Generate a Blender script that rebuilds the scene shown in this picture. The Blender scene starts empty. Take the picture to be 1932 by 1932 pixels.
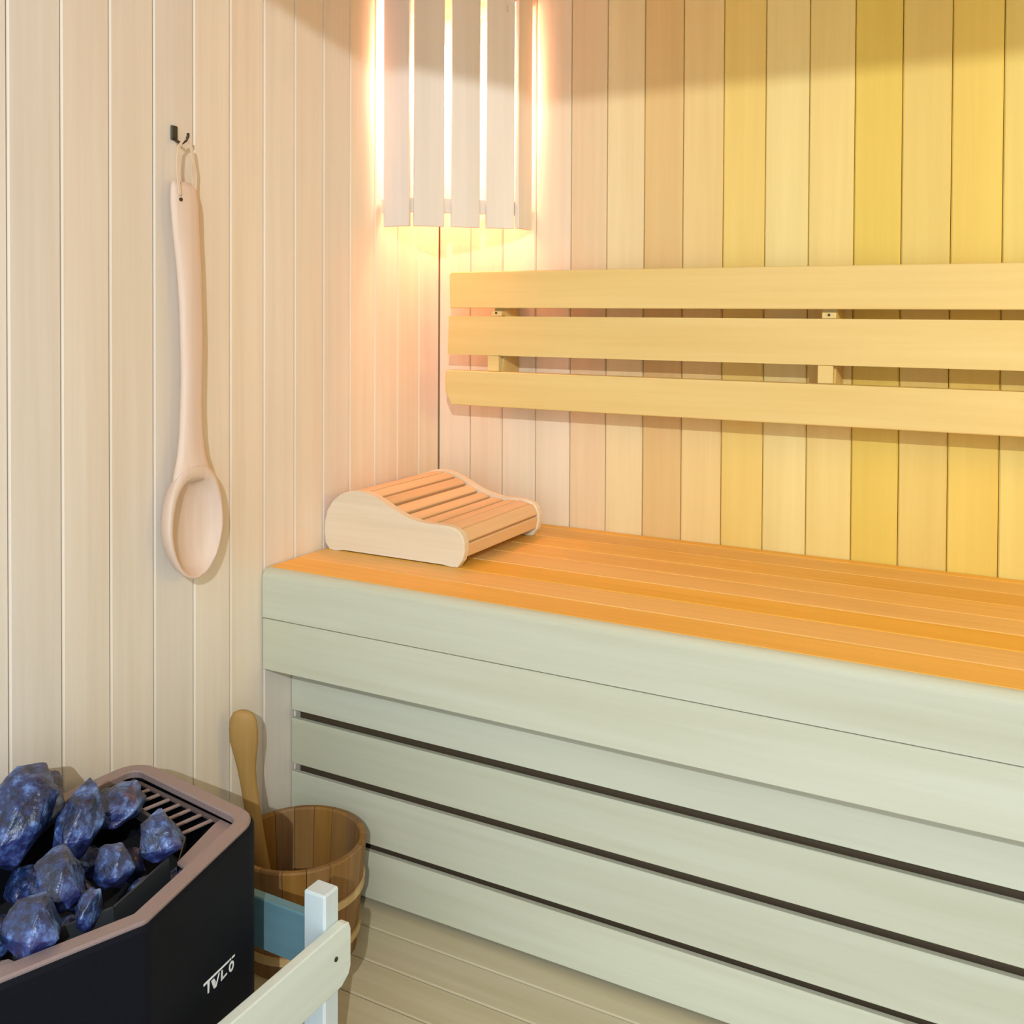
import bpy, bmesh, math, random
from mathutils import Vector, Matrix, noise

sc = bpy.context.scene
COL = sc.collection

# ------------------------------------------------------------------ camera
F_PX, PY, IMG = 1883.0, 621.56, 1932.0
yaw, pitch, roll = 0.494407, -0.018266, 0.004913
fw = Vector((-math.sin(yaw) * math.cos(pitch), math.cos(yaw) * math.cos(pitch), math.sin(pitch)))
rt = Vector((math.cos(yaw), math.sin(yaw), 0.0))
up = rt.cross(fw)
r2 = math.cos(roll) * rt + math.sin(roll) * up
u2 = -math.sin(roll) * rt + math.cos(roll) * up
cam_d = bpy.data.cameras.new('camera')
cam_d.sensor_fit = 'HORIZONTAL'
cam_d.sensor_width = 36.0
cam_d.lens = F_PX / IMG * 36.0
cam_d.shift_y = -(IMG / 2 - PY) / IMG
cam_d.clip_start = 0.02
cam = bpy.data.objects.new('camera', cam_d)
COL.objects.link(cam)
cam.matrix_world = Matrix((
    (r2.x, u2.x, -fw.x, 1.290),
    (r2.y, u2.y, -fw.y, -2.024),
    (r2.z, u2.z, -fw.z, 1.500),
    (0, 0, 0, 1)))
sc.camera = cam

# ------------------------------------------------------------------ light and exposure
sc.view_settings.view_transform = 'Standard'
sc.view_settings.look = 'None'
sc.view_settings.gamma = 1.0
sc.view_settings.use_curve_mapping = False
sc.view_settings.exposure = -0.12

world = bpy.data.worlds.new('daylight')
sc.world = world
world.use_nodes = True
bg = world.node_tree.nodes['Background']
bg.inputs['Color'].default_value = (0.74, 0.90, 1.0, 1)      # cool daylight from the room outside
bg.inputs['Strength'].default_value = 2.55

GLOBE_STRENGTH = 125.0          # bulb of the corner lamp, used in its builder
GLOBE_COLOR = (1.0, 0.46, 0.30)


def lamp(name, kind, loc, power, color, size):
    d = bpy.data.lights.new(name, kind)
    d.energy = power
    d.color = color
    if kind == 'POINT':
        d.shadow_soft_size = size
    o = bpy.data.objects.new(name, d)
    COL.objects.link(o)
    o.location = loc
    return o


# ceiling lamp of the room outside the open door
lamp('outer_room_lamp', 'POINT', (2.4, -4.0, 2.70), 380.0, (0.86, 0.95, 1.0), 0.015)
# added spot above the bench, out of frame, yellows back wall and seat
fl_ = lamp('far_bench_lamp', 'SPOT', (2.22, -0.55, 1.62), 24.0, (1.0, 0.76, 0.12), 0.10)
fl_.data.spot_size = math.radians(112)
fl_.data.spot_blend = 1.0
fl_.data.shadow_soft_size = 0.10
fl_.rotation_euler = (Vector((0.95, 0.10, 1.42)) - fl_.location).to_track_quat('-Z', 'Y').to_euler()

# ------------------------------------------------------------------ helpers


def link(name, me, mat=None, parent=None, loc=None):
    o = bpy.data.objects.new(name, me)
    COL.objects.link(o)
    if mat is not None and me is not None and not me.materials:
        me.materials.append(mat)
    if loc is not None:
        o.location = loc
    if parent is not None:
        o.parent = parent
    return o


def thing(name, label, cat, loc=(0, 0, 0), group=None):
    o = bpy.data.objects.new(name, None)
    COL.objects.link(o)
    o.location = loc
    o.empty_display_size = 0.05
    return tag(o, label, cat, group)


def tag(o, label, cat, group=None):
    o['label'] = label
    o['category'] = cat
    if group:
        o['group'] = group
    return o


def struct(o, label=None):
    o['kind'] = 'structure'
    if label:
        o['label'] = label
        o['category'] = o.name.split('_')[0]
    return o


def to_mesh(bm, name, smooth=False):
    bmesh.ops.recalc_face_normals(bm, faces=bm.faces)
    me = bpy.data.meshes.new(name)
    bm.to_mesh(me)
    bm.free()
    if smooth:
        for p in me.polygons:
            p.use_smooth = True
    return me


def box_bm(x0, x1, y0, y1, z0, z1, bev=0.0, seg=1, bm=None):
    b = bmesh.new()
    bmesh.ops.create_cube(b, size=1.0)
    for v in b.verts:
        v.co = Vector((x0 + (v.co.x + .5) * (x1 - x0), y0 + (v.co.y + .5) * (y1 - y0), z0 + (v.co.z + .5) * (z1 - z0)))
    if bev:
        bmesh.ops.bevel(b, geom=b.edges[:], offset=bev, segments=seg, affect='EDGES', profile=.5)
    if bm is None:
        return b
    me = bpy.data.meshes.new('tmp')
    b.to_mesh(me)
    b.free()
    bm.from_mesh(me)
    bpy.data.meshes.remove(me)
    return bm


def box(name, x0, x1, y0, y1, z0, z1, mat, parent=None, bev=0.0, seg=1, origin=None):
    """box in world coordinates; the object origin sits at the box centre, relative to its parent"""
    c = Vector(((x0 + x1) / 2, (y0 + y1) / 2, (z0 + z1) / 2))
    h = Vector(((x1 - x0) / 2, (y1 - y0) / 2, (z1 - z0) / 2))
    me = to_mesh(box_bm(-h.x, h.x, -h.y, h.y, -h.z, h.z, bev, seg), name)
    p = c - (parent.location if parent is not None else Vector())
    return link(name, me, mat, parent, p)


def loft_bm(rings, cap0=True, cap1=True, closed=True, bm=None):
    """rings: list of loops of Vectors with equal counts"""
    bm = bm or bmesh.new()
    vs = [[bm.verts.new(p) for p in r] for r in rings]
    n = len(rings[0])
    for a, b in zip(vs[:-1], vs[1:]):
        for i in range(n if closed else n - 1):
            j = (i + 1) % n
            bm.faces.new((a[i], a[j], b[j], b[i]))
    if cap0:
        bm.faces.new(list(reversed(vs[0])))
    if cap1:
        bm.faces.new(vs[-1])
    return bm


def prism(name, pts, axis, a0, a1, mat, parent=None, bev=0.0, loc0=(0, 0, 0)):
    """extrude a 2-D polygon along an axis; pts are the two other coordinates in order"""
    def P(p, a):
        if axis == 'y':
            return Vector((p[0], a, p[1]))
        if axis == 'x':
            return Vector((a, p[0], p[1]))
        return Vector((p[0], p[1], a))
    off = Vector(loc0)
    bm = loft_bm([[P(p, a0) - off for p in pts], [P(p, a1) - off for p in pts]])
    if bev:
        es = [e for e in bm.edges if any(len(f.verts) > 4 for f in e.link_faces)]
        bmesh.ops.bevel(bm, geom=es, offset=bev, segments=2, affect='EDGES', profile=.5)
    return link(name, to_mesh(bm, name), mat, parent)


def round_poly(pts, radii, seg=5):
    out = []
    n = len(pts)
    for i in range(n):
        p = Vector(pts[i]); a = Vector(pts[i - 1]); b = Vector(pts[(i + 1) % n])
        r = radii[i] if isinstance(radii, (list, tuple)) else radii
        d1 = (a - p).normalized(); d2 = (b - p).normalized()
        ang = d1.angle(d2)
        t = r / math.tan(ang / 2)
        c = p + (d1 + d2).normalized() * (r / math.sin(ang / 2))
        s = p + d1 * t; e = p + d2 * t
        a0 = math.atan2(s.y - c.y, s.x - c.x); a1 = math.atan2(e.y - c.y, e.x - c.x)
        da = (a1 - a0 + math.pi) % (2 * math.pi) - math.pi
        for k in range(seg + 1):
            q = a0 + da * k / seg
            out.append((c.x + r * math.cos(q), c.y + r * math.sin(q)))
    return out


def inset_poly(pts, d):
    """inset a convex counter-clockwise polygon by d (single number or one per edge i -> i+1)"""
    n = len(pts)
    lines = []
    for i in range(n):
        a = Vector(pts[i]); b = Vector(pts[(i + 1) % n])
        t = (b - a).normalized()
        nrm = Vector((-t.y, t.x))
        dd = d[i] if isinstance(d, (list, tuple)) else d
        lines.append((a + nrm * dd, t))
    out = []
    for i in range(n):
        p, t = lines[i - 1]; q, s = lines[i]
        den = t.x * s.y - t.y * s.x
        k = ((q.x - p.x) * s.y - (q.y - p.y) * s.x) / den
        out.append((p.x + t.x * k, p.y + t.y * k))
    return out


# ------------------------------------------------------------------ materials


def base_mat(name, color, rough=0.5, metal=0.0, spec=0.5):
    m = bpy.data.materials.new(name)
    m.use_nodes = True
    b = m.node_tree.nodes['Principled BSDF']
    b.inputs['Base Color'].default_value = (*color, 1)
    b.inputs['Roughness'].default_value = rough
    b.inputs['Metallic'].default_value = metal
    b.inputs['Specular IOR Level'].default_value = spec
    return m, m.node_tree.nodes, m.node_tree.links, b


def wood(name, light, dark, axis='z', var=0.10, hue=0.0, rough=0.55, fine=55.0, contrast=1.0, board_tone=False):
    """fine straight-grained wood, grain along one axis, every board a little different"""
    m, N, L, b = base_mat(name, light, rough, spec=0.25)
    tc = N.new('ShaderNodeTexCoord')
    oi = N.new('ShaderNodeObjectInfo')
    mul = N.new('ShaderNodeMath'); mul.operation = 'MULTIPLY'; mul.inputs[1].default_value = 37.0
    L.new(oi.outputs['Random'], mul.inputs[0])
    add = N.new('ShaderNodeVectorMath'); add.operation = 'ADD'
    L.new(tc.outputs['Object'], add.inputs[0])
    L.new(mul.outputs[0], add.inputs[1])
    mp = N.new('ShaderNodeMapping')
    s = [fine, fine, fine]
    s['xyz'.index(axis)] = 1.8
    mp.inputs['Scale'].default_value = s
    L.new(add.outputs[0], mp.inputs['Vector'])
    n1 = N.new('ShaderNodeTexNoise'); n1.inputs['Scale'].default_value = 1.0
    n1.inputs['Detail'].default_value = 5.0; n1.inputs['Roughness'].default_value = 0.6
    L.new(mp.outputs[0], n1.inputs['Vector'])
    mp2 = N.new('ShaderNodeMapping')
    s2 = [9.0, 9.0, 9.0]; s2['xyz'.index(axis)] = 0.9
    mp2.inputs['Scale'].default_value = s2
    L.new(add.outputs[0], mp2.inputs['Vector'])
    n2 = N.new('ShaderNodeTexNoise'); n2.inputs['Scale'].default_value = 1.0
    n2.inputs['Detail'].default_value = 2.0
    L.new(mp2.outputs[0], n2.inputs['Vector'])
    av = N.new('ShaderNodeMath'); av.operation = 'ADD'
    L.new(n1.outputs['Fac'], av.inputs[0]); L.new(n2.outputs['Fac'], av.inputs[1])
    mr = N.new('ShaderNodeMapRange')
    mr.inputs['From Min'].default_value = 1.0 - 0.30 / contrast
    mr.inputs['From Max'].default_value = 1.0 + 0.30 / contrast
    L.new(av.outputs[0], mr.inputs['Value'])
    mix = N.new('ShaderNodeMix'); mix.data_type = 'RGBA'
    mix.inputs[6].default_value = (*light, 1); mix.inputs[7].default_value = (*dark, 1)
    L.new(mr.outputs[0], mix.inputs[0])
    hsv = N.new('ShaderNodeHueSaturation')
    vr = N.new('ShaderNodeMapRange')
    vr.inputs['To Min'].default_value = 1 - var; vr.inputs['To Max'].default_value = 1 + var * .6
    L.new(oi.outputs['Random'], vr.inputs['Value'])
    L.new(vr.outputs[0], hsv.inputs['Value'])
    if hue:
        m2 = N.new('ShaderNodeMath'); m2.operation = 'MULTIPLY'; m2.inputs[1].default_value = 7.31
        fr = N.new('ShaderNodeMath'); fr.operation = 'FRACT'
        L.new(oi.outputs['Random'], m2.inputs[0]); L.new(m2.outputs[0], fr.inputs[0])
        hr = N.new('ShaderNodeMapRange')
        hr.inputs['To Min'].default_value = 1 - hue; hr.inputs['To Max'].default_value = 1 + hue
        L.new(fr.outputs[0], hr.inputs['Value']); L.new(hr.outputs[0], hsv.inputs['Saturation'])
    L.new(mix.outputs[2], hsv.inputs['Color'])
    if board_tone:                       # tone of the single board, set on the object
        mt = N.new('ShaderNodeMix'); mt.data_type = 'RGBA'; mt.blend_type = 'MULTIPLY'
        mt.inputs[0].default_value = 1.0
        L.new(hsv.outputs[0], mt.inputs[6]); L.new(oi.outputs['Color'], mt.inputs[7])
        L.new(mt.outputs[2], b.inputs['Base Color'])
    else:
        L.new(hsv.outputs[0], b.inputs['Base Color'])
    bp = N.new('ShaderNodeBump'); bp.inputs['Strength'].default_value = 0.06; bp.inputs['Distance'].default_value = 0.002
    L.new(n1.outputs['Fac'], bp.inputs['Height'])
    L.new(bp.outputs[0], b.inputs['Normal'])
    return m


M = {}
M['wall'] = wood('aspen_wall', (0.81, 0.71, 0.59), (0.73, 0.61, 0.48), 'z', 0.09, 0.18)
M['wall_back'] = wood('aspen_back_wall', (0.84, 0.72, 0.56), (0.77, 0.63, 0.46), 'z', 0.03, 0.05, board_tone=True)
M['groove'] = wood('wall_backing', (0.45, 0.32, 0.18), (0.36, 0.25, 0.13), 'z', 0.0)
M['seat'] = wood('lamplit_bench_wood', (0.88, 0.50, 0.13), (0.77, 0.405, 0.085), 'x', 0.05, 0.08, fine=70)  # warm lamp light on the seat is mostly put into this colour
M['front'] = wood('pale_bench_front', (0.585, 0.575, 0.45), (0.505, 0.485, 0.355), 'x', 0.05, 0.10)
M['step'] = wood('step_board_wood', (0.58, 0.50, 0.34), (0.49, 0.41, 0.25), 'x', 0.06)
M['backrest'] = wood('backrest_wood', (0.75, 0.56, 0.23), (0.67, 0.47, 0.165), 'x', 0.06)
M['shade'] = wood('lamp_slat_wood', (0.80, 0.71, 0.62), (0.73, 0.63, 0.53), 'z', 0.05)
M['pale_x'] = wood('pale_headrest_wood', (0.77, 0.66, 0.50), (0.66, 0.54, 0.38), 'x', 0.03)
M['slat_y'] = wood('headrest_slat_wood', (0.76, 0.52, 0.30), (0.66, 0.42, 0.22), 'y', 0.08)
M['ladle'] = wood('pink_ladle_wood', (0.72, 0.555, 0.45), (0.62, 0.45, 0.34), 'z', 0.0)
M['bucket'] = wood('brown_bucket_wood', (0.33, 0.17, 0.052), (0.23, 0.11, 0.03), 'z', 0.16, 0.1, contrast=1.2)
M['hoop'] = wood('hoop_wood', (0.66, 0.46, 0.22), (0.55, 0.36, 0.16), 'x', 0.05)
M['scoop'] = wood('golden_scoop_wood', (0.44, 0.26, 0.085), (0.34, 0.185, 0.05), 'z', 0.0)
M['guard_x'] = wood('shaded_guard_wood_x', (0.16, 0.30, 0.35), (0.13, 0.25, 0.29), 'x', 0.04)  # side rails: their blue shade is put into the wood colour
M['guard_y'] = wood('pale_guard_wood_y', (0.72, 0.77, 0.68), (0.64, 0.68, 0.58), 'y', 0.04)
M['guard_z'] = wood('pale_guard_wood_z', (0.66, 0.72, 0.72), (0.58, 0.64, 0.64), 'z', 0.04)
M['ceiling'] = wood('ceiling_wood', (0.76, 0.60, 0.42), (0.66, 0.50, 0.32), 'x', 0.05)
M['floor'], _n, _l, _b = base_mat('brown_floor_tile', (0.30, 0.17, 0.09), 0.45)
nz = _n.new('ShaderNodeTexNoise'); nz.inputs['Scale'].default_value = 14.0; nz.inputs['Detail'].default_value = 6.0
rp = _n.new('ShaderNodeMix'); rp.data_type = 'RGBA'
rp.inputs[6].default_value = (0.24, 0.13, 0.07, 1); rp.inputs[7].default_value = (0.38, 0.23, 0.13, 1)
_l.new(nz.outputs['Fac'], rp.inputs[0]); _l.new(rp.outputs[2], _b.inputs['Base Color'])


def speckle(name, c0, c1, rough, metal=0.0, scale=300.0, bump=0.05, spec=0.5):
    m, N, L, b = base_mat(name, c0, rough, metal, spec)
    tc = N.new('ShaderNodeTexCoord')
    n = N.new('ShaderNodeTexNoise'); n.inputs['Scale'].default_value = scale; n.inputs['Detail'].default_value = 3.0
    L.new(tc.outputs['Object'], n.inputs['Vector'])
    mix = N.new('ShaderNodeMix'); mix.data_type = 'RGBA'
    mix.inputs[6].default_value = (*c0, 1); mix.inputs[7].default_value = (*c1, 1)
    L.new(n.outputs['Fac'], mix.inputs[0]); L.new(mix.outputs[2], b.inputs['Base Color'])
    bp = N.new('ShaderNodeBump'); bp.inputs['Strength'].default_value = bump; bp.inputs['Distance'].default_value = 0.001
    L.new(n.outputs['Fac'], bp.inputs['Height']); L.new(bp.outputs[0], b.inputs['Normal'])
    return m


M['black'] = speckle('black_enamel', (0.0035, 0.004, 0.006), (0.006, 0.007, 0.012), 0.6, spec=0.10)
M['bronze'] = speckle('bronze_trim', (0.27, 0.20, 0.19), (0.34, 0.255, 0.245), 0.42, 0.3, bump=0.03)
M['bronze_dark'] = speckle('dark_bronze', (0.12, 0.088, 0.085), (0.16, 0.118, 0.113), 0.42, 0.3, bump=0.03)
M['steel'] = speckle('dark_steel', (0.05, 0.045, 0.045), (0.075, 0.065, 0.065), 0.35, 0.6)
M['gloss'] = speckle('dark_gloss_panel', (0.025, 0.028, 0.032), (0.035, 0.038, 0.043), 0.3)
M['pit'] = speckle('heater_interior', (0.006, 0.006, 0.007), (0.010, 0.010, 0.011), 0.8)
M['white'] = speckle('white_print', (0.85, 0.88, 0.88), (0.90, 0.92, 0.92), 0.5, bump=0.0)
M['iron'] = speckle('black_iron_hook', (0.03, 0.024, 0.012), (0.05, 0.038, 0.02), 0.5)
M['leather'] = speckle('pale_leather_strap', (0.74, 0.56, 0.41), (0.66, 0.48, 0.34), 0.7, scale=120)
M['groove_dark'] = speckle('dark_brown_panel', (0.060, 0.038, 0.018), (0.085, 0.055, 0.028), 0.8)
M['dark'] = speckle('screw_dark', (0.03, 0.02, 0.012), (0.045, 0.03, 0.02), 0.6)

# sauna stone
m, N, L, b = base_mat('blue_black_stone', (0.05, 0.08, 0.17), 0.33, spec=0.8)
tc = N.new('ShaderNodeTexCoord')
n1 = N.new('ShaderNodeTexNoise'); n1.inputs['Scale'].default_value = 48.0; n1.inputs['Detail'].default_value = 9.0
n1.inputs['Roughness'].default_value = 0.68
L.new(tc.outputs['Object'], n1.inputs['Vector'])
cr = N.new('ShaderNodeValToRGB')
cr.color_ramp.elements[0].position = 0.40; cr.color_ramp.elements[0].color = (0.004, 0.010, 0.035, 1)
cr.color_ramp.elements[1].position = 0.66; cr.color_ramp.elements[1].color = (0.13, 0.25, 0.56, 1)
e = cr.color_ramp.elements.new(0.52); e.color = (0.016, 0.038, 0.135, 1)
L.new(n1.outputs['Fac'], cr.inputs[0])
n3 = N.new('ShaderNodeTexNoise'); n3.inputs['Scale'].default_value = 11.0; n3.inputs['Detail'].default_value = 2.0
L.new(tc.outputs['Object'], n3.inputs['Vector'])
mx = N.new('ShaderNodeMix'); mx.data_type = 'RGBA'; mx.blend_type = 'MIX'
mx.inputs[7].default_value = (0.036, 0.030, 0.16, 1)
mr = N.new('ShaderNodeMapRange'); mr.inputs['From Min'].default_value = 0.5; mr.inputs['From Max'].default_value = 0.75
mr.inputs['To Max'].default_value = 0.75
L.new(n3.outputs['Fac'], mr.inputs['Value']); L.new(mr.outputs[0], mx.inputs[0])
L.new(cr.outputs[0], mx.inputs[6]); L.new(mx.outputs[2], b.inputs['Base Color'])
n2 = N.new('ShaderNodeTexNoise'); n2.inputs['Scale'].default_value = 110.0; n2.inputs['Detail'].default_value = 6.0
L.new(tc.outputs['Object'], n2.inputs['Vector'])
bp = N.new('ShaderNodeBump'); bp.inputs['Strength'].default_value = 0.9; bp.inputs['Distance'].default_value = 0.003
L.new(n2.outputs['Fac'], bp.inputs['Height']); L.new(bp.outputs[0], b.inputs['Normal'])
M['stone'] = m

m, N, L, b = base_mat('glowing_globe', (1, 0.9, 0.8), 0.4)
b.inputs['Emission Color'].default_value = (*GLOBE_COLOR, 1)
b.inputs['Emission Strength'].default_value = GLOBE_STRENGTH
M['globe'] = m

# ------------------------------------------------------------------ room shell
W, D, H = 2.3, 2.2, 2.5          # room: x 0..W, y -D..0, z 0..H
PW = 0.0865                      # wall plank pitch

fl = struct(box('floor', -0.06, W + 0.06, -6.5, 0.06, -0.05, 0.0, M['floor']), 'brown floor below the benches and the heater')
ce = struct(box('ceiling', -0.06, W + 0.06, -D - .08, 0.06, H, H + .04, M['ceiling']), 'pale wooden ceiling above the sauna')
wl = struct(box('wall_left', -0.06, -0.0125, -D, 0.06, 0, H, M['groove']), 'left wall of pale upright planks behind the heater')
wb = struct(box('wall_back', -0.0125, W, 0.0125, 0.06, 0, H, M['groove']), 'back wall of upright planks behind the bench')
wr = struct(box('wall_right', W, W + .06, -D, 0.06, 0, H, M['wall']), 'right end wall of the sauna, pale wood')
bm = bmesh.new()
box_bm(-0.06, 0.12, -D - .08, -D, 0, H, bm=bm)
box_bm(W - 0.12, W + .06, -D - .08, -D, 0, H, bm=bm)
box_bm(0.12, W - 0.12, -D - .08, -D, 2.385, H, bm=bm)
wf = struct(link('wall_front', to_mesh(bm, 'wall_front'), M['wall']), 'front wall with the open doorway')

hp = PW / 2 - 0.0006


def plank_mesh(name, long_axis_wall):
    # profile across the board: chamfered front edges
    c = 0.0026
    if long_axis_wall == 'left':      # board lies in the y-z plane, front towards +x
        prof = [(-0.012, -hp), (-c, -hp), (0.0, -hp + c), (0.0, hp - c), (-c, hp), (-0.012, hp)]
        rings = [[Vector((x, y, z)) for x, y in prof] for z in (0.0, H)]
    else:
        prof = [(-hp, 0.012), (-hp, c), (-hp + c, 0.0), (hp - c, 0.0), (hp, c), (hp, 0.012)]
        rings = [[Vector((x, y, z)) for x, y in prof] for z in (0.0, H)]
    return to_mesh(loft_bm(rings), name)


pm = plank_mesh('plank_left', 'left'); pm.materials.append(M['wall'])
for k in range(25):
    o = link('plank', pm, None, wl)
    o.location = Vector((0, -PW * (k + .5), 0)) - wl.location
pm2 = plank_mesh('plank_back', 'back'); pm2.materials.append(M['wall_back'])
# board tones from the corner rightwards, with lamp glare and yellow light mixed in
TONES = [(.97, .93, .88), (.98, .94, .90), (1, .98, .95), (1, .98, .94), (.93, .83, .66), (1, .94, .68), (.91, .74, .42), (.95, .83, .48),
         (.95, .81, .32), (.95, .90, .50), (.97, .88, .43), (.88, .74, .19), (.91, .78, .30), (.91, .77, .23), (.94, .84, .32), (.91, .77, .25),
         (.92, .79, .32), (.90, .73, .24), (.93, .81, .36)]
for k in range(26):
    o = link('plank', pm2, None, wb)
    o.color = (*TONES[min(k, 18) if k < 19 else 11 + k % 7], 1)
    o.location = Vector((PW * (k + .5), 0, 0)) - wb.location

# ------------------------------------------------------------------ upper bench
ZB = 1.018
bench = thing('upper_bench', 'long upper bench with honey-coloured seat boards and pale rounded front edge', 'bench', (0, 0, 0))
ys = [-0.5945 + .0806 * k for k in range(8)] + [-0.002]
for a, c in zip(ys[:-1], ys[1:]):
    box('seat_board', 0.003, W - .002, a + .0008, c - .0008, ZB - .027, ZB, M['seat'], bench, bev=.0016)
# rounded front edge board
pts = [(-0.5955, 0.9265), (-0.5955, ZB - .0003)]
r = 0.016
for k in range(8):
    a = math.pi / 2 * k / 7
    pts.append((-0.596 - r * math.sin(a) + 0.0, ZB - r + r * math.cos(a)))
pts += [(-0.612, 0.9265)]
prism('front_edge_board', pts, 'x', 0.002, W - .002, M['front'], bench, 0.001)['label'] = 'pale rounded front edge board'
box('fascia_board', 0.002, W - .002, -0.612, -0.594, 0.829, 0.9245, M['front'], bench, bev=.0015)
for x in (0.012, 0.66, 1.3, 1.94):
    box('bearer', x, x + .045, -0.593, -0.004, ZB - .072, ZB - .0275, M['wall'], bench, bev=.002)

# slatted front below the bench
skirt = thing('bench_skirt', 'slatted pale panel closing the space below the upper bench', 'slatted panel', (0, 0, 0))
for z0, z1 in ((0.7240, 0.8155), (0.6200, 0.7075), (0.508, 0.6035), (0.406, 0.4935)):
    box('slat', 0.002, W - .002, -0.530, -0.519, z0, z1, M['front'], skirt, bev=.001)
box('backing_panel', 0.004, W - .004, -0.506, -0.500, 0.02, ZB - .075, M['groove_dark'], skirt)  # added dark sheet, stands in for the shade inside the slots
for x in (0.06, 1.42, 1.92):
    box('upright', x, x + .04, -0.480, -0.440, 0.0, ZB - .0725, M['groove'], skirt)

# lower bench
lower = thing('lower_bench', 'low step bench of narrow boards carrying the wooden bucket', 'bench', (0, 0, 0))
ZL = 0.3945
yl = [-0.5075, -0.583, -0.660, -0.738, -0.815, -0.868]
for a, c in zip(yl[:-1], yl[1:]):
    box('step_board', 0.003, W - .002, c + .001, a - .001, ZL - .026, ZL, M['step'], lower, bev=.002)
box('front_board', 0.003, W - .002, -0.868, -0.850, ZL - .115, ZL - .0265, M['backrest'], lower, bev=.002)
for x in (0.02, 1.0, 1.9):
    box('leg', x, x + .045, -0.848, -0.803, 0.0, ZL - .0265, M['wall'], lower, bev=.002)
    box('bearer', x, x + .045, -0.802, -0.532, ZL - .08, ZL - .0265, M['wall'], lower, bev=.002)

# ------------------------------------------------------------------ backrest
rest = thing('backrest', 'three-board wooden backrest fixed along the back wall', 'backrest', (0, 0, 0))


def rest_board(z0, z1, yf, xl, cut):
    c = 0.016
    if cut == 'top':
        pts = [(xl + .002, z0), (W - .004, z0), (W - .004, z1), (xl + .006, z1), (xl, z1 - .006)]
    elif cut == 'low':
        pts = [(xl + c, z0), (W - .004, z0), (W - .004, z1), (xl + .004, z1), (xl, z1 - .004), (xl, z0 + .03)]
    else:
        pts = [(xl, z0), (W - .004, z0), (W - .004, z1), (xl + .003, z1)]
    prism('board', pts, 'y', yf, yf + .0245, M['backrest'], rest, .0025)


rest_board(1.5065, 1.5885, -0.093, 0.086, 'top')
rest_board(1.4015, 1.4885, -0.095, 0.084, 'mid')
rest_board(1.2880, 1.3660, -0.104, 0.083, 'low')
for x in (0.192, 0.909, 1.63):
    pts = [(-0.0005, 1.30), (-0.0795, 1.30), (-0.0795, 1.366), (-0.0705, 1.40), (-0.0705, 1.489), (-0.0685, 1.5065), (-0.0685, 1.575), (-0.0005, 1.575)]
    bt = prism('batten', pts, 'x', x, x + .026, M['backrest'], rest)
    # small pale spacer blocks that show in the gaps, with a screw head
    sp = box('spacer', x - .004, x + .024, -0.094, -0.0800, 1.3665, 1.4010, M['backrest'], rest, bev=.001)
    s2 = box('spacer', x + .002, x + .028, -0.089, -0.0710, 1.4890, 1.5005, M['backrest'], rest, bev=.001)
    sm = bmesh.new(); bmesh.ops.create_cone(sm, cap_ends=True, segments=10, radius1=.0026, radius2=.0026, depth=.002)
    bmesh.ops.rotate(sm, verts=sm.verts, matrix=Matrix.Rotation(math.pi / 2, 3, 'X'))
    link('screw', to_mesh(sm, 'screw'), M['dark'], s2, Vector((0, -0.0093, 0.001)))

# ------------------------------------------------------------------ corner lamp
LS = 0.34
clamp = thing('corner_lamp', 'glowing corner lamp behind a shade of upright wooden slats', 'lamp', (0.12, -0.12, 1.68))
d = Vector((1, 1, 0)).normalized(); nf = Vector((1, -1, 0)).normalized()


def lamp_slat(p0, p1, z0, z1, th=.010):
    p0 = Vector((*p0, 0)); p1 = Vector((*p1, 0))
    t = (p1 - p0).normalized(); n = Vector((t.y, -t.x, 0))
    bm = bmesh.new()
    loop = [p0, p1, p1 - n * th, p0 - n * th]
    loft_bm([[v + Vector((0, 0, z)) - clamp.location for v in loop] for z in (z0, z1)], bm=bm)
    bmesh.ops.bevel(bm, geom=bm.edges[:], offset=.0012, segments=1, affect='EDGES')
    return link('slat', to_mesh(bm, 'slat'), M['shade'], clamp)


ZT = 2.25
for a, c in (((.093, -.247), (.140, -.200)), ((.151, -.189), (.196, -.144)), ((.206, -.134), (.251, -.089))):
    lamp_slat(a, c, 1.681, ZT)
lamp_slat((.0175, -.253), (.083, -.253), 1.681, ZT)
lamp_slat((.257, -.080), (.257, -.016), 1.683, ZT)
# inner rails that hold the slats
for zr in (1.712, 2.18):
    outer = [(.006, -.2425), (.0885, -.2425), (.2465, -.0845), (.2465, -.006)]
    inner = [(.006, -.229), (.083, -.229), (.233, -.079), (.233, -.006)]
    loop = outer + inner[::-1]
    bm = loft_bm([[Vector((x, y, z)) - clamp.location for x, y in loop] for z in (zr, zr + .03)])
    link('rail', to_mesh(bm, 'rail'), M['shade'], clamp)
# lamp holder and frosted globe
bm = bmesh.new(); bmesh.ops.create_cone(bm, cap_ends=True, segments=24, radius1=.038, radius2=.032, depth=.06)
hol = link('lamp_holder', to_mesh(bm, 'lamp_holder', True), M['white'], clamp, Vector((.098, -.098, 2.12)) - clamp.location)
# a bar joining the holder to the two rails
box('bracket', .007, .24, -.103, -.093, 2.152, 2.168, M['shade'], clamp)
rings = []
prof = [(0.002, -.075), (.022, -.071), (.040, -.058), (.050, -.036), (.054, -.008), (.050, .022), (.038, .048), (.030, .062), (.028, .074)]
for rr, z in prof:
    rings.append([Vector((rr * math.cos(t * math.tau / 28), rr * math.sin(t * math.tau / 28), z)) for t in range(28)])
gl = link('globe', to_mesh(loft_bm(rings), 'globe', True), M['globe'], clamp, Vector((.098, -.098, 2.015)) - clamp.location)
gl['label'] = 'glowing frosted lamp globe'

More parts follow.
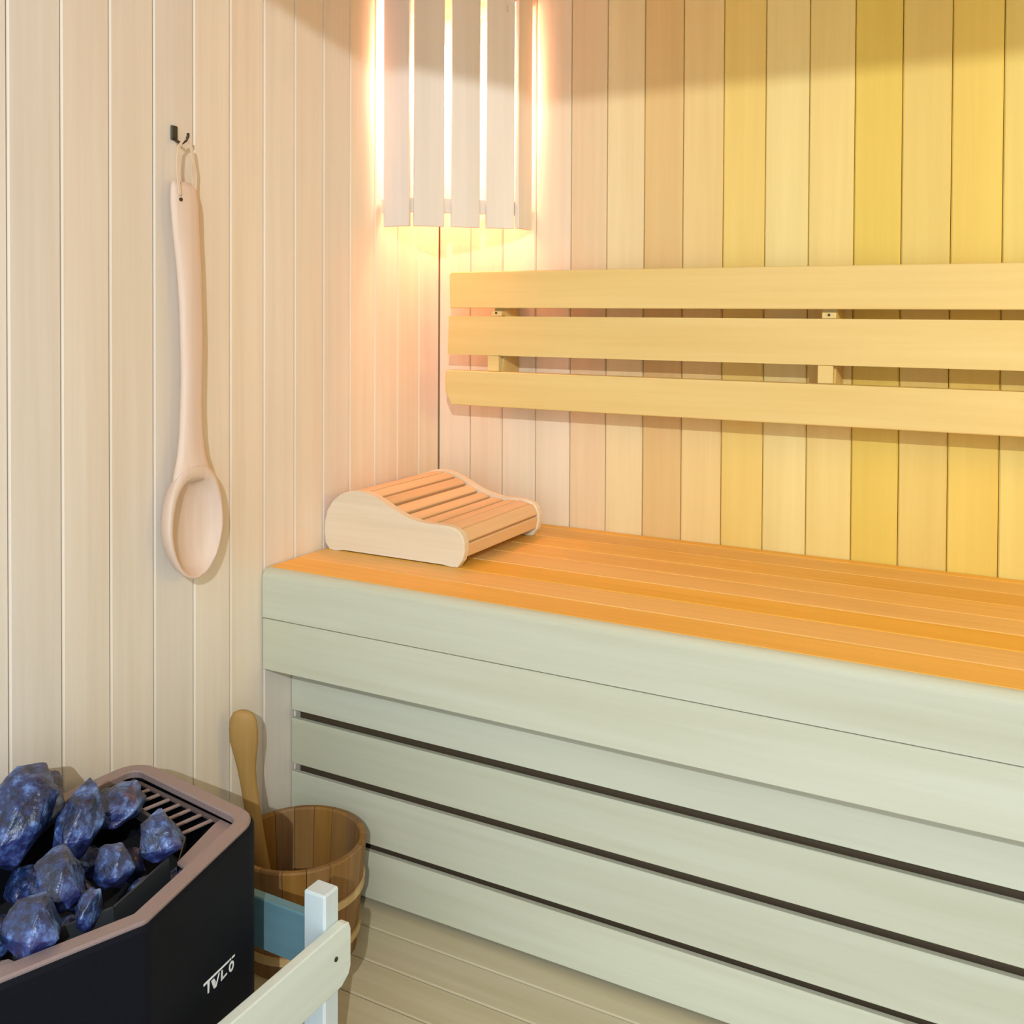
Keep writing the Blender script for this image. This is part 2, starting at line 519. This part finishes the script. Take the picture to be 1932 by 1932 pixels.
# ------------------------------------------------------------------ headrest
HX, HZ = 0.004, ZB
head = thing('headrest', 'curved slatted wooden headrest lying on the bench by the corner', 'headrest', (0.17, -0.27, ZB))
prof = [(.014, .0), (.003, .013), (.0, .034), (.001, .056), (.008, .080), (.022, .100), (.039, .113), (.058, .121), (.078, .1245), (.097, .124),
        (.116, .1205), (.135, .1135), (.153, .105), (.172, .096), (.190, .0885), (.209, .083), (.228, .079), (.247, .0775),
        (.270, .0775), (.293, .0775), (.307, .0755), (.319, .070), (.327, .061), (.331, .048), (.331, .032), (.326, .015), (.315, .001), (.30, .0), (.28, .0035), (.05, .0035), (.03, .0)]
# counter-clockwise or not does not matter, normals are recalculated
for y0 in (-0.435, -0.128):
    pts = [(HX + x - head.location.x, z) for x, z in prof]
    prism('side_panel', pts, 'y', y0 - head.location.y, y0 + .018 - head.location.y, M['pale_x'], head, .0025)
top = [(HX + x, z) for x, z in prof[3:26]]
cum = [0.0]
for p, q in zip(top[:-1], top[1:]):
    cum.append(cum[-1] + math.hypot(q[0] - p[0], q[1] - p[1]))


def along(s):
    for i in range(len(cum) - 1):
        if s <= cum[i + 1]:
            k = (s - cum[i]) / (cum[i + 1] - cum[i])
            p, q = top[i], top[i + 1]
            return (p[0] + (q[0] - p[0]) * k, p[1] + (q[1] - p[1]) * k), math.atan2(q[1] - p[1], q[0] - p[0])
    return top[-1], -math.pi / 2


total = cum[-1]
n_sl = 13
sw = 0.0255
for i in range(n_sl):
    s = .014 + (total - .030) * i / (n_sl - 1)
    (x, z), a0 = along(s)
    (_, _), a1 = along(max(0, s - .01)); (_, _), a2 = along(min(total, s + .01))
    a = (math.atan2(math.sin(a1) + math.sin(a2), math.cos(a1) + math.cos(a2)))
    t = Vector((math.cos(a), 0, math.sin(a))); n = Vector((-math.sin(a), 0, math.cos(a)))
    c = Vector((x, 0, z)) - n * .0105
    half = sw / 2
    loop = [c - t * half - n * .007, c + t * half - n * .007, c + t * half + n * .007, c - t * half + n * .007]
    yy = (-0.4168, -0.1282)
    bm = loft_bm([[Vector((v.x - head.location.x, y - head.location.y, v.z)) for v in loop] for y in yy])
    bmesh.ops.bevel(bm, geom=bm.edges[:], offset=.002, segments=1, affect='EDGES')
    link('slat', to_mesh(bm, 'slat'), M['slat_y'], head)

# ------------------------------------------------------------------ ladle on the left wall
hook = thing('wall_hook', 'small black iron hook screwed into the left wall above the ladle', 'hook', (0, -0.824, 1.79))
bm = box_bm(0.0, 0.004, -0.0065, 0.0065, -0.008, 0.016, .001)
link('plate', to_mesh(bm, 'plate'), M['iron'], hook)


def tube_bm(path, r, n=8, bm=None):
    rings = []
    for i, p in enumerate(path):
        p = Vector(p)
        a = Vector(path[max(0, i - 1)]); c = Vector(path[min(len(path) - 1, i + 1)])
        t = (c - a).normalized()
        u = t.cross(Vector((0.13, 0.97, 0.2))).normalized()
        v = t.cross(u)
        rings.append([p + u * r * math.cos(k * math.tau / n) + v * r * math.sin(k * math.tau / n) for k in range(n)])
    return loft_bm(rings, bm=bm)


bm = tube_bm([(.003, 0, -.006), (.012, 0, -.012), (.020, .001, -.014), (.026, .003, -.010), (.028, .006, -.003), (.027, .007, .002)], .0026)
link('prong', to_mesh(bm, 'prong', True), M['iron'], hook)

ladle = thing('ladle', 'long pale wooden ladle hanging on the left wall from a strap', 'ladle', (0.0, -0.815, 1.05))
LO = ladle.location
# handle: centre y, half width, z, centre x, half thickness
secs = [(-.826, .019, 1.711, .020, .0065), (-.8215, .0265, 1.700, .021, .008), (-.8195, .0295, 1.675, .022, .009), (-.8165, .0275, 1.627, .022, .0095),
        (-.8105, .0255, 1.57, .022, .0095), (-.8065, .0235, 1.51, .022, .0095), (-.8045, .0232, 1.45, .022, .0095), (-.8055, .0215, 1.39, .023, .0095),
        (-.8080, .0215, 1.34, .024, .0095), (-.8100, .0240, 1.29, .026, .0095), (-.8115, .0290, 1.258, .028, .0100), (-.8130, .0350, 1.240, .031, .0105), (-.8140, .0395, 1.226, .0325, .0100), (-.8143, .0415, 1.214, .032, .0080)]
rings = []
for cy, hw, z, cx, ht in secs:
    rg = []
    for k in range(16):
        a = k * math.tau / 16
        ca, sa = math.cos(a), math.sin(a)
        p = 0.75
        rg.append(Vector((cx + ht * math.copysign(abs(sa) ** p, sa), cy + hw * math.copysign(abs(ca) ** p, ca), z)) - LO)
    rings.append(rg)
link('handle', to_mesh(loft_bm(rings), 'handle', True), M['ladle'], ladle)
# bowl: outline in the y-z plane, hollow towards the room
c0 = Vector((-.8145, 1.140))
outline = []
for k in range(40):
    a = k * math.tau / 40
    w = .0605
    hgt = .100 if math.sin(a) > 0 else .088
    ca = math.cos(a)
    if math.sin(a) > 0:
        ca = math.copysign(abs(ca) ** .72, ca)
    tip = 1 - 0.10 * max(0, -math.sin(a)) * abs(math.cos(a))
    outline.append((c0.x + w * ca * tip, c0.y + hgt * math.sin(a)))


def bowl_ring(sc_, x, dz=0.0):
    return [Vector((x, c0.x + .004 * dz / .012 + (p[0] - c0.x) * sc_, c0.y - dz + (p[1] - c0.y) * sc_)) - LO for p in outline]


outer = [(.10, .0035), (.45, .004), (.68, .0075), (.84, .0155), (.94, .0265), (.985, .036), (1.0, .0425), (.985, .0445)]
inner = [(.90, .0445), (.87, .0425), (.80, .0350), (.68, .0265), (.50, .0205), (.28, .0175), (.06, .0165)]
bm = loft_bm([bowl_ring(s, x) for s, x in outer] + [bowl_ring(s, x, .007) for s, x in inner])
link('bowl', to_mesh(bm, 'bowl', True), M['ladle'], ladle)
# strap: flat loop from the hole in the handle up over the hook prong
strap = []
for y0, y1 in ((-.836, -.822), (-.814, -.800)):
    pass
bm = bmesh.new()
loopc = [(.0330, -.840, 1.688), (.0315, -.842, 1.710), (.029, -.842, 1.74), (.0275, -.838, 1.768), (.0265, -.824, 1.7835), (.0275, -.812, 1.776), (.0265, -.803, 1.74), (.025, -.803, 1.70), (.0140, -.806, 1.69)]
w = .0055
r_f = []
for p in loopc:
    p = Vector(p) - LO
    r_f.append([p + Vector((-.0009, -w * .45, 0)), p + Vector((.0009, -w * .45, 0)), p + Vector((.0009, w * .45, 0)), p + Vector((-.0009, w * .45, 0))])
link('strap', to_mesh(loft_bm(r_f, bm=bm), 'strap'), M['leather'], ladle)
bm = bmesh.new(); bmesh.ops.create_cone(bm, cap_ends=True, segments=12, radius1=.0032, radius2=.0032, depth=.002)
bmesh.ops.rotate(bm, verts=bm.verts, matrix=Matrix.Rotation(math.pi / 2, 3, 'Y'))
link('strap_hole', to_mesh(bm, 'strap_hole'), M['dark'], ladle, Vector((.0305, -.836, 1.681)) - LO)

# ------------------------------------------------------------------ bucket and scoop
BX, BY, BR, BR0, BZ0, BZ1 = 0.152, -0.682, 0.1150, 0.098, ZL, 0.583
bucket = thing('bucket', 'brown wooden stave bucket on the lower bench behind the heater guard', 'bucket', (BX, BY, BZ0))
NS = 18


def brad(z):
    return BR0 + (BR - BR0) * z / (BZ1 - BZ0)


hB = BZ1 - BZ0
sm = None
rings = []
th = .012
for z in (0.0, hB * .5, hB - .003, hB):
    r1 = brad(z); rr0 = r1 - th
    if z == hB:
        r1 -= .0022; rr0 += .0022
    rg = []
    hw = math.pi / NS - .0045
    for k in range(4):
        a = -hw + 2 * hw * k / 3
        rg.append(Vector((r1 * math.cos(a), r1 * math.sin(a), z)))
    for k in range(4):
        a = hw - 2 * hw * k / 3
        rg.append(Vector((rr0 * math.cos(a), rr0 * math.sin(a), z)))
    rings.append(rg)
stave = to_mesh(loft_bm(rings), 'stave'); stave.materials.append(M['bucket'])
for k in range(NS):
    o = link('stave', stave, None, bucket)
    o.rotation_euler = (0, 0, math.tau * k / NS + .1)
for z0, z1 in ((.105, .119), (.028, .042)):
    rings = []
    n = 48
    for rr, z in ((brad(z0) + .0003, z0), (brad(z0) + .0042, z0), (brad(z1) + .0042, z1), (brad(z1) + .0003, z1)):
        rings.append([Vector((rr * math.cos(k * math.tau / n), rr * math.sin(k * math.tau / n), z)) for k in range(n)])
    bm = loft_bm(rings + [rings[0]], False, False)
    bmesh.ops.remove_doubles(bm, verts=bm.verts, dist=1e-6)
    link('hoop', to_mesh(bm, 'hoop'), M['hoop'], bucket)
rb = BR0 - th - .0005
bm = loft_bm([[Vector((rb * math.cos(k * math.tau / 32), rb * math.sin(k * math.tau / 32), z)) for k in range(32)] for z in (.004, .014)])
link('base', to_mesh(bm, 'base'), M['bucket'], bucket)

scoop = thing('scoop', 'golden brown wooden scoop with a paddle handle standing in the bucket', 'scoop', (0.108, -0.694, 0.412))
wv = Vector((.93, .36, 0)).normalized(); tv = Vector((.36, -.93, 0)).normalized()
secs = [((.0545, -.7025, .7905), .010, .004), ((.055, -.703, .786), .019, .007), ((.0555, -.7035, .775), .0245, .0085), ((.056, -.704, .755), .027, .009), ((.057, -.704, .735), .026, .009), ((.0585, -.703, .712), .0215, .0085),
        ((.060, -.702, .690), .0175, .008), ((.062, -.701, .665), .0155, .0075), ((.066, -.700, .630), .0150, .0075), ((.071, -.699, .585), .0152, .0075), ((.082, -.697, .52), .0155, .0075), ((.096, -.695, .455), .018, .008), ((.104, -.6945, .425), .022, .008)]
secs = [((c[0] - .010 * min(1, max(0, (c[2] - .55) / .15)), c[1] - .004, c[2] + .002), w_, t_) for c, w_, t_ in secs]
rings = []
for c, hw, ht in secs:
    c = Vector(c)
    rings.append([c + wv * hw * math.cos(k * math.tau / 14) + tv * ht * math.sin(k * math.tau / 14) - scoop.location for k in range(14)])
link('handle', to_mesh(loft_bm(rings), 'handle', True), M['scoop'], scoop)
rings = []
for rr, z in ((.008, -.001), (.026, .001), (.034, .010), (.037, .024), (.035, .026), (.032, .024), (.029, .012), (.022, .006), (.006, .004)):
    rings.append([Vector((.018 + rr * math.cos(k * math.tau / 24), .0 + rr * math.sin(k * math.tau / 24), z)) for k in range(24)])
link('cup', to_mesh(loft_bm(rings), 'cup', True), M['scoop'], scoop)

# ------------------------------------------------------------------ heater guard
guard = thing('heater_guard', 'pale wooden guard rail around the black heater', 'guard', (0.42, -0.93, 0))
GX = 0.42
# long rail along the front of the heater (outside of the posts)
ye, yn = -0.908, -1.58
pts = [(yn, .566), (yn, .643), (ye - .016, .643 + .003), (ye, .636), (ye, .572), (ye - .014, .560), (ye - .05, .5605)]
pts = [(yn, .5615), (ye - .020, .5605), (ye - .004, .570), (ye, .580), (ye, .632), (ye - .004, .642), (ye - .012, .644), (yn, .6425)]
prism('front_rail', [(p[0], p[1]) for p in pts], 'x', GX + .0002, GX + .0162, M['guard_y'], guard, .0018, loc0=guard.location)
for y0 in (-.9465, -1.575):
    box('post', .382, GX, y0, y0 + .0325, 0.0, .691, M['guard_z'], guard, bev=.003)
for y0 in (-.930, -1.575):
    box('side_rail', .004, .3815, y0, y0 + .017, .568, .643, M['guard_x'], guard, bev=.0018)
for yy_ in (-.930, -1.5585):
    for zz in (.607,):
        bm = bmesh.new(); bmesh.ops.create_cone(bm, cap_ends=True, segments=10, radius1=.0034, radius2=.0034, depth=.002)
        bmesh.ops.rotate(bm, verts=bm.verts, matrix=Matrix.Rotation(math.pi / 2, 3, 'Y'))
        link('screw', to_mesh(bm, 'screw'), M['dark'], guard, Vector((GX + .0165, yy_ - .012, zz)) - guard.location)

# ------------------------------------------------------------------ heater
A0 = Vector((.405, -1.237))
av = Vector((.9978, -.066)); bv = Vector((.066, .9978))
ZH = 0.81
heater = thing('sauna_heater', 'black sauna heater with bronze rim, filled with dark blue stones', 'heater', (0.2, -1.23, 0))


def HW(a, b_, z):
    p = A0 + av * a + bv * b_
    return Vector((p.x, p.y, z)) - heater.location


out_pts = [(0, 0), (-.071, .240), (-.36, .264), (-.36, -.264), (-.071, -.240)]   # counter-clockwise in (a, b)
radii = [.022, .052, .045, .045, .052]


def outline_at(inset, dr=None):
    p = inset_poly(out_pts, inset) if inset else out_pts
    rr = [max(.006, q - inset) for q in radii]
    return round_poly(p, rr, 6)


def ring(inset, z):
    return [HW(a, b_, z) for a, b_ in outline_at(inset)]


# outer shell: walls with thickness, closed below
bm = loft_bm([ring(.012, .14), ring(.002, .142), ring(0, .150), ring(0, ZH - .009), ring(.003, ZH - .0045), ring(.0045, ZH - .0045), ring(.0045, ZH - .012), ring(.010, ZH - .012), ring(.010, .16)], True, True)
link('body', to_mesh(bm, 'body'), M['black'], heater)
# bronze rim
bm = loft_bm([ring(.0048, ZH - .010), ring(.0048, ZH - .002), ring(.007, ZH), ring(.0255, ZH), ring(.0275, ZH - .002), ring(.0275, ZH - .010), ring(.0048, ZH - .010)], False, False)
bmesh.ops.remove_doubles(bm, verts=bm.verts, dist=1e-6)
rim = link('rim', to_mesh(bm, 'rim'), M['bronze'], heater)
rim['label'] = 'bronze metal rim'
# feet
for a, b_ in ((-.06, .18), (-.06, -.18), (-.32, .2), (-.32, -.2)):
    bm = bmesh.new()
    c = HW(a, b_, 0)
    bmesh.ops.create_cone(bm, cap_ends=True, segments=14, radius1=.018, radius2=.014, depth=.139)
    link('foot', to_mesh(bm, 'foot'), M['black'], heater, c + Vector((0, 0, .0700)))

zp = ZH - .0125           # level of the recessed plates


def plate(name, poly, z0, z1, mat, bev=0.0):
    bm = loft_bm([[HW(a, b_, z) for a, b_ in poly] for z in (z0, z1)])
    if bev:
        bmesh.ops.bevel(bm, geom=bm.edges[:], offset=bev, segments=1, affect='EDGES')
    return link(name, to_mesh(bm, name), mat, heater)


inn = inset_poly(out_pts, .0275)
# stone well: front follows the front facets, widens backwards
for sgn in (1, -1):
    # corner plate between front facet and well
    f0 = Vector(inn[0]); f1 = Vector((inn[1][0], inn[1][1] * sgn)) if sgn > 0 else Vector((inn[1][0], -inn[1][1]))
    q = Vector((f0.x + (f1.x - f0.x) * .50, f0.y + (f1.y - f0.y) * .50))
    side_b = inn[2]
    p_corner = f1
    pa = Vector((-.125, f1.y - .0 * sgn))
    poly = [(q.x - .002, q.y), (p_corner.x, p_corner.y), (-.128, p_corner.y + .002 * sgn), (-.124, .200 * sgn), (-.090, .112 * sgn)]
    if sgn < 0:
        poly = poly[::-1]
    plate('corner_plate', poly, zp - .003, zp, M['bronze'])
    # strip between rim and grille along the side, and the back strip
    sx0, sx1 = -.128, -.329
    poly = [(sx0, p_corner.y + .002 * sgn), (sx1, (inn[2][1] - .004) * sgn), (sx1, (inn[2][1] - .010) * sgn), (sx0, p_corner.y * sgn * sgn - .005 * sgn)]
    if sgn < 0:
        poly = poly[::-1]
    plate('side_strip', poly, zp - .003, zp, M['bronze_dark'])
    # grille bars between the side strip and the stone well
    nb = 8
    for k in range(nb):
        a_ = -.130 - .194 * (k + .35) / nb
        t = (k + .35) / nb
        b_far = (abs(p_corner.y) - .003 + .016 * t) * sgn
        b_near = (.161 + .030 * t) * sgn
        hwid = .0030
        poly = [(a_ - hwid, b_far), (a_ - .006 - hwid, b_near), (a_ - .006 + hwid, b_near), (a_ + hwid, b_far)]
        if sgn < 0:
            poly = poly[::-1]
        plate('grille_bar', poly, zp - .0035, zp - .0005, M['bronze'], .0006)
    # inner frame bar along the well
    poly = [(-.093, .118 * sgn), (-.130, .160 * sgn), (-.324, .190 * sgn), (-.324, .184 * sgn), (-.126, .153 * sgn), (-.088, .110 * sgn)]
    if sgn < 0:
        poly = poly[::-1]
    plate('grille_frame', poly, zp - .014, zp + .0005, M['steel'], .0008)
    # dark glossy panel below the front rim
    off_ = .034
    q0 = (f0.x - off_, .0008 * sgn); q1 = (q.x - off_, q.y - .004 * sgn)
    pA = Vector(q0); pB = Vector(q1)
    bm = loft_bm([[HW(pA.x, pA.y, ZH - .004), HW(pB.x, pB.y, ZH - .004), HW(pB.x - .003, pB.y, ZH - .004), HW(pA.x - .003, pA.y, ZH - .004)],
                  [HW(pA.x + .010, pA.y, ZH - .090), HW(pB.x + .010, pB.y, ZH - .090), HW(pB.x + .007, pB.y, ZH - .090), HW(pA.x + .007, pA.y, ZH - .090)]])
    link('basket_panel', to_mesh(bm, 'basket_panel'), M['gloss'], heater)
# back strip
plate('back_strip', [(-.3255, .23), (-.3255, -.23), (-.314, -.23), (-.314, .23)][::-1], zp - .003, zp, M['steel'])
# dark tray below the stones
plate('stone_tray', [(-.04, 0), (-.10, .215), (-.335, .24), (-.335, -.24), (-.10, -.215)], .700, .708, M['pit'])

# lettering on the right front facet
fd = (Vector((-.071, .240))).normalized()             # along the facet, in (a, b)
fn = Vector((fd.y, -fd.x))
bm = bmesh.new()


def LP(s, z, lift=.0006):
    p = fd * s + fn * lift
    return HW(p.x, p.y, z)


def glyph(pts):
    f0_ = [bm.verts.new(LP(s, z)) for s, z in pts]
    f1_ = [bm.verts.new(LP(s, z, .0001)) for s, z in pts]
    bm.faces.new(f0_)
    n = len(pts)
    for i in range(n):
        bm.faces.new((f0_[i], f0_[(i + 1) % n], f1_[(i + 1) % n], f1_[i]))


zt_, zbot = .6680, .6455
s_off = .004
def sg(pts):
    glyph([(s + s_off, z) for s, z in pts])
# long bar over the word, broken near its right end
sg([(.1035, .6650), (.1610, .6598), (.1610, .6622), (.1035, .6680)])
sg([(.1625, .6597), (.1660, .6594), (.1660, .6618), (.1625, .6621)])
sg([(.1685, .6592), (.1745, .6587), (.1745, .6612), (.1685, .6616)])
# T stem
sg([(.1125, .6502), (.1150, .6502), (.1165, .6645), (.1120, .6650)])
# Y
sg([(.1200, .6610), (.1265, .6605), (.1300, .6545), (.1288, .6470), (.1262, .6475)])
sg([(.1288, .6470), (.1370, .6600), (.1392, .6598), (.1318, .6470)])
# L
sg([(.1425, .6465), (.1455, .6465), (.1462, .6588), (.1432, .6590)])
sg([(.1425, .6465), (.1560, .6466), (.1560, .6488), (.1445, .6489)])
# O as a ring of quads
n = 20
for k in range(n):
    a0 = math.tau * k / n; a1 = math.tau * (k + 1) / n
    q = []
    for a, rr in ((a0, 1), (a1, 1), (a1, .55), (a0, .55)):
        q.append((.1668 + .0058 * rr * math.cos(a), .6502 + .0066 * rr * math.sin(a)))
    sg(q)
link('lettering', to_mesh(bm, 'lettering'), M['white'], heater)['label'] = 'white brand lettering'

# ------------------------------------------------------------------ stones
fwd_h = Vector((-math.sin(yaw), math.cos(yaw), 0))
right_h = Vector((math.cos(yaw), math.sin(yaw), 0))


def stone_mesh(rx, ry, rz, seed, npts=16, cuts=3, amp=.06):
    rnd = random.Random(seed)
    b = bmesh.new()
    for k in range(npts):
        # points spread over the sphere, jittered
        zc = 1 - 2 * (k + .5) / npts
        ph = k * 2.39996 + rnd.uniform(-.35, .35)
        rr = math.sqrt(max(0, 1 - zc * zc))
        s = rnd.uniform(.86, 1.12)
        b.verts.new((rr * math.cos(ph) * s, rr * math.sin(ph) * s, zc * s))
    res = bmesh.ops.convex_hull(b, input=b.verts)
    bmesh.ops.delete(b, geom=[v for v in b.verts if not v.link_faces], context='VERTS')
    bmesh.ops.bevel(b, geom=b.edges[:], offset=.10, segments=2, affect='EDGES', profile=.6, clamp_overlap=True)
    bmesh.ops.triangulate(b, faces=b.faces[:])
    bmesh.ops.subdivide_edges(b, edges=b.edges[:], cuts=cuts, use_grid_fill=True)
    off = Vector((seed * 3.7, seed * 1.3, seed * 2.1))
    for v in b.verts:
        d_ = noise.noise(v.co * 2.3 + off) * amp * 1.6 + noise.noise(v.co * 5.0 + off) * amp * .6 + noise.noise(v.co * 13.0 + off) * amp * .3
        v.co = v.co * (1 + d_)
        v.co = Vector((v.co.x * rx, v.co.y * ry, v.co.z * rz))
    me = to_mesh(b, 'sauna_stone', True)
    return me


ST_GROUP = 'stones in the sauna heater'


def stone(loc, half, tilt, label, seed, npts=16, spin=0.0):
    rx, ry, rz = half
    me = stone_mesh(rx, ry, rz, seed, npts)
    o = link('sauna_stone', me, M['stone'])
    X = right_h
    Y = (fwd_h * math.cos(tilt) + Vector((0, 0, 1)) * math.sin(tilt)).normalized()
    Zv = X.cross(Y)
    R = Matrix((X, Y, Zv)).transposed()
    o.rotation_euler = (R @ Matrix.Rotation(spin, 3, 'Z')).to_euler()
    o.location = loc
    tag(o, label, 'stone', ST_GROUP)
    return o


stone((.106, -1.188, .834), (.045, .076, .042), .8, 'largest bright blue oval stone at the left of the heater pile', 3, 18, -.06)
stone((.060, -1.130, .812), (.044, .050, .030), .7, 'dark round stone behind the largest oval stone by the wall', 8, 18)
stone((.168, -1.142, .824), (.030, .058, .034), .7, 'tall narrow blue stone standing in the middle of the pile', 12, 14, .05)
stone((.262, -1.246, .822), (.038, .046, .034), .6, 'wedge-shaped blue stone below the tall narrow middle stone', 21, 12, .5)
stone((.312, -1.316, .823), (.036, .040, .034), .5, 'angular faceted blue stone at the lower left beside the front rim', 33, 11, .2)
stone((.291, -1.190, .818), (.027, .031, .027), .5, 'small pointed blue stone between two larger ones near the front rim', 41, 11, .4)
stone((.292, -1.118, .823), (.035, .041, .030), .55, 'four-sided blue stone overlapping the grille slots at the right', 52, 11, .5)
stone((.328, -1.255, .812), (.016, .027, .024), .6, 'thin pale blue stone sliver beside the wedge-shaped stone', 61, 12, -.1)
stone((.150, -1.068, .806), (.042, .046, .024), .25, 'dull dark stone lying flat by the rear rim and grille', 72, 16)
rnd = random.Random(5)
for a, b_ in ((-.06, .02), (-.09, .09), (-.09, -.08), (-.15, .0), (-.16, .12), (-.16, -.12), (-.22, .06), (-.23, -.04), (-.23, .14), (-.24, -.15), (-.29, .03), (-.29, .12), (-.29, -.09), (-.12, .135), (-.20, -.21 + .03)):
    p = A0 + av * a + bv * b_
    stone((p.x, p.y, .738 + rnd.uniform(-.006, .008)), (rnd.uniform(.026, .031), rnd.uniform(.026, .031), .026), .2,
          'shadowed dark stone packed low in the heater under the upper stones', 100 + int(1000 * abs(a)) + int(100 * b_), 14, rnd.uniform(0, 3))
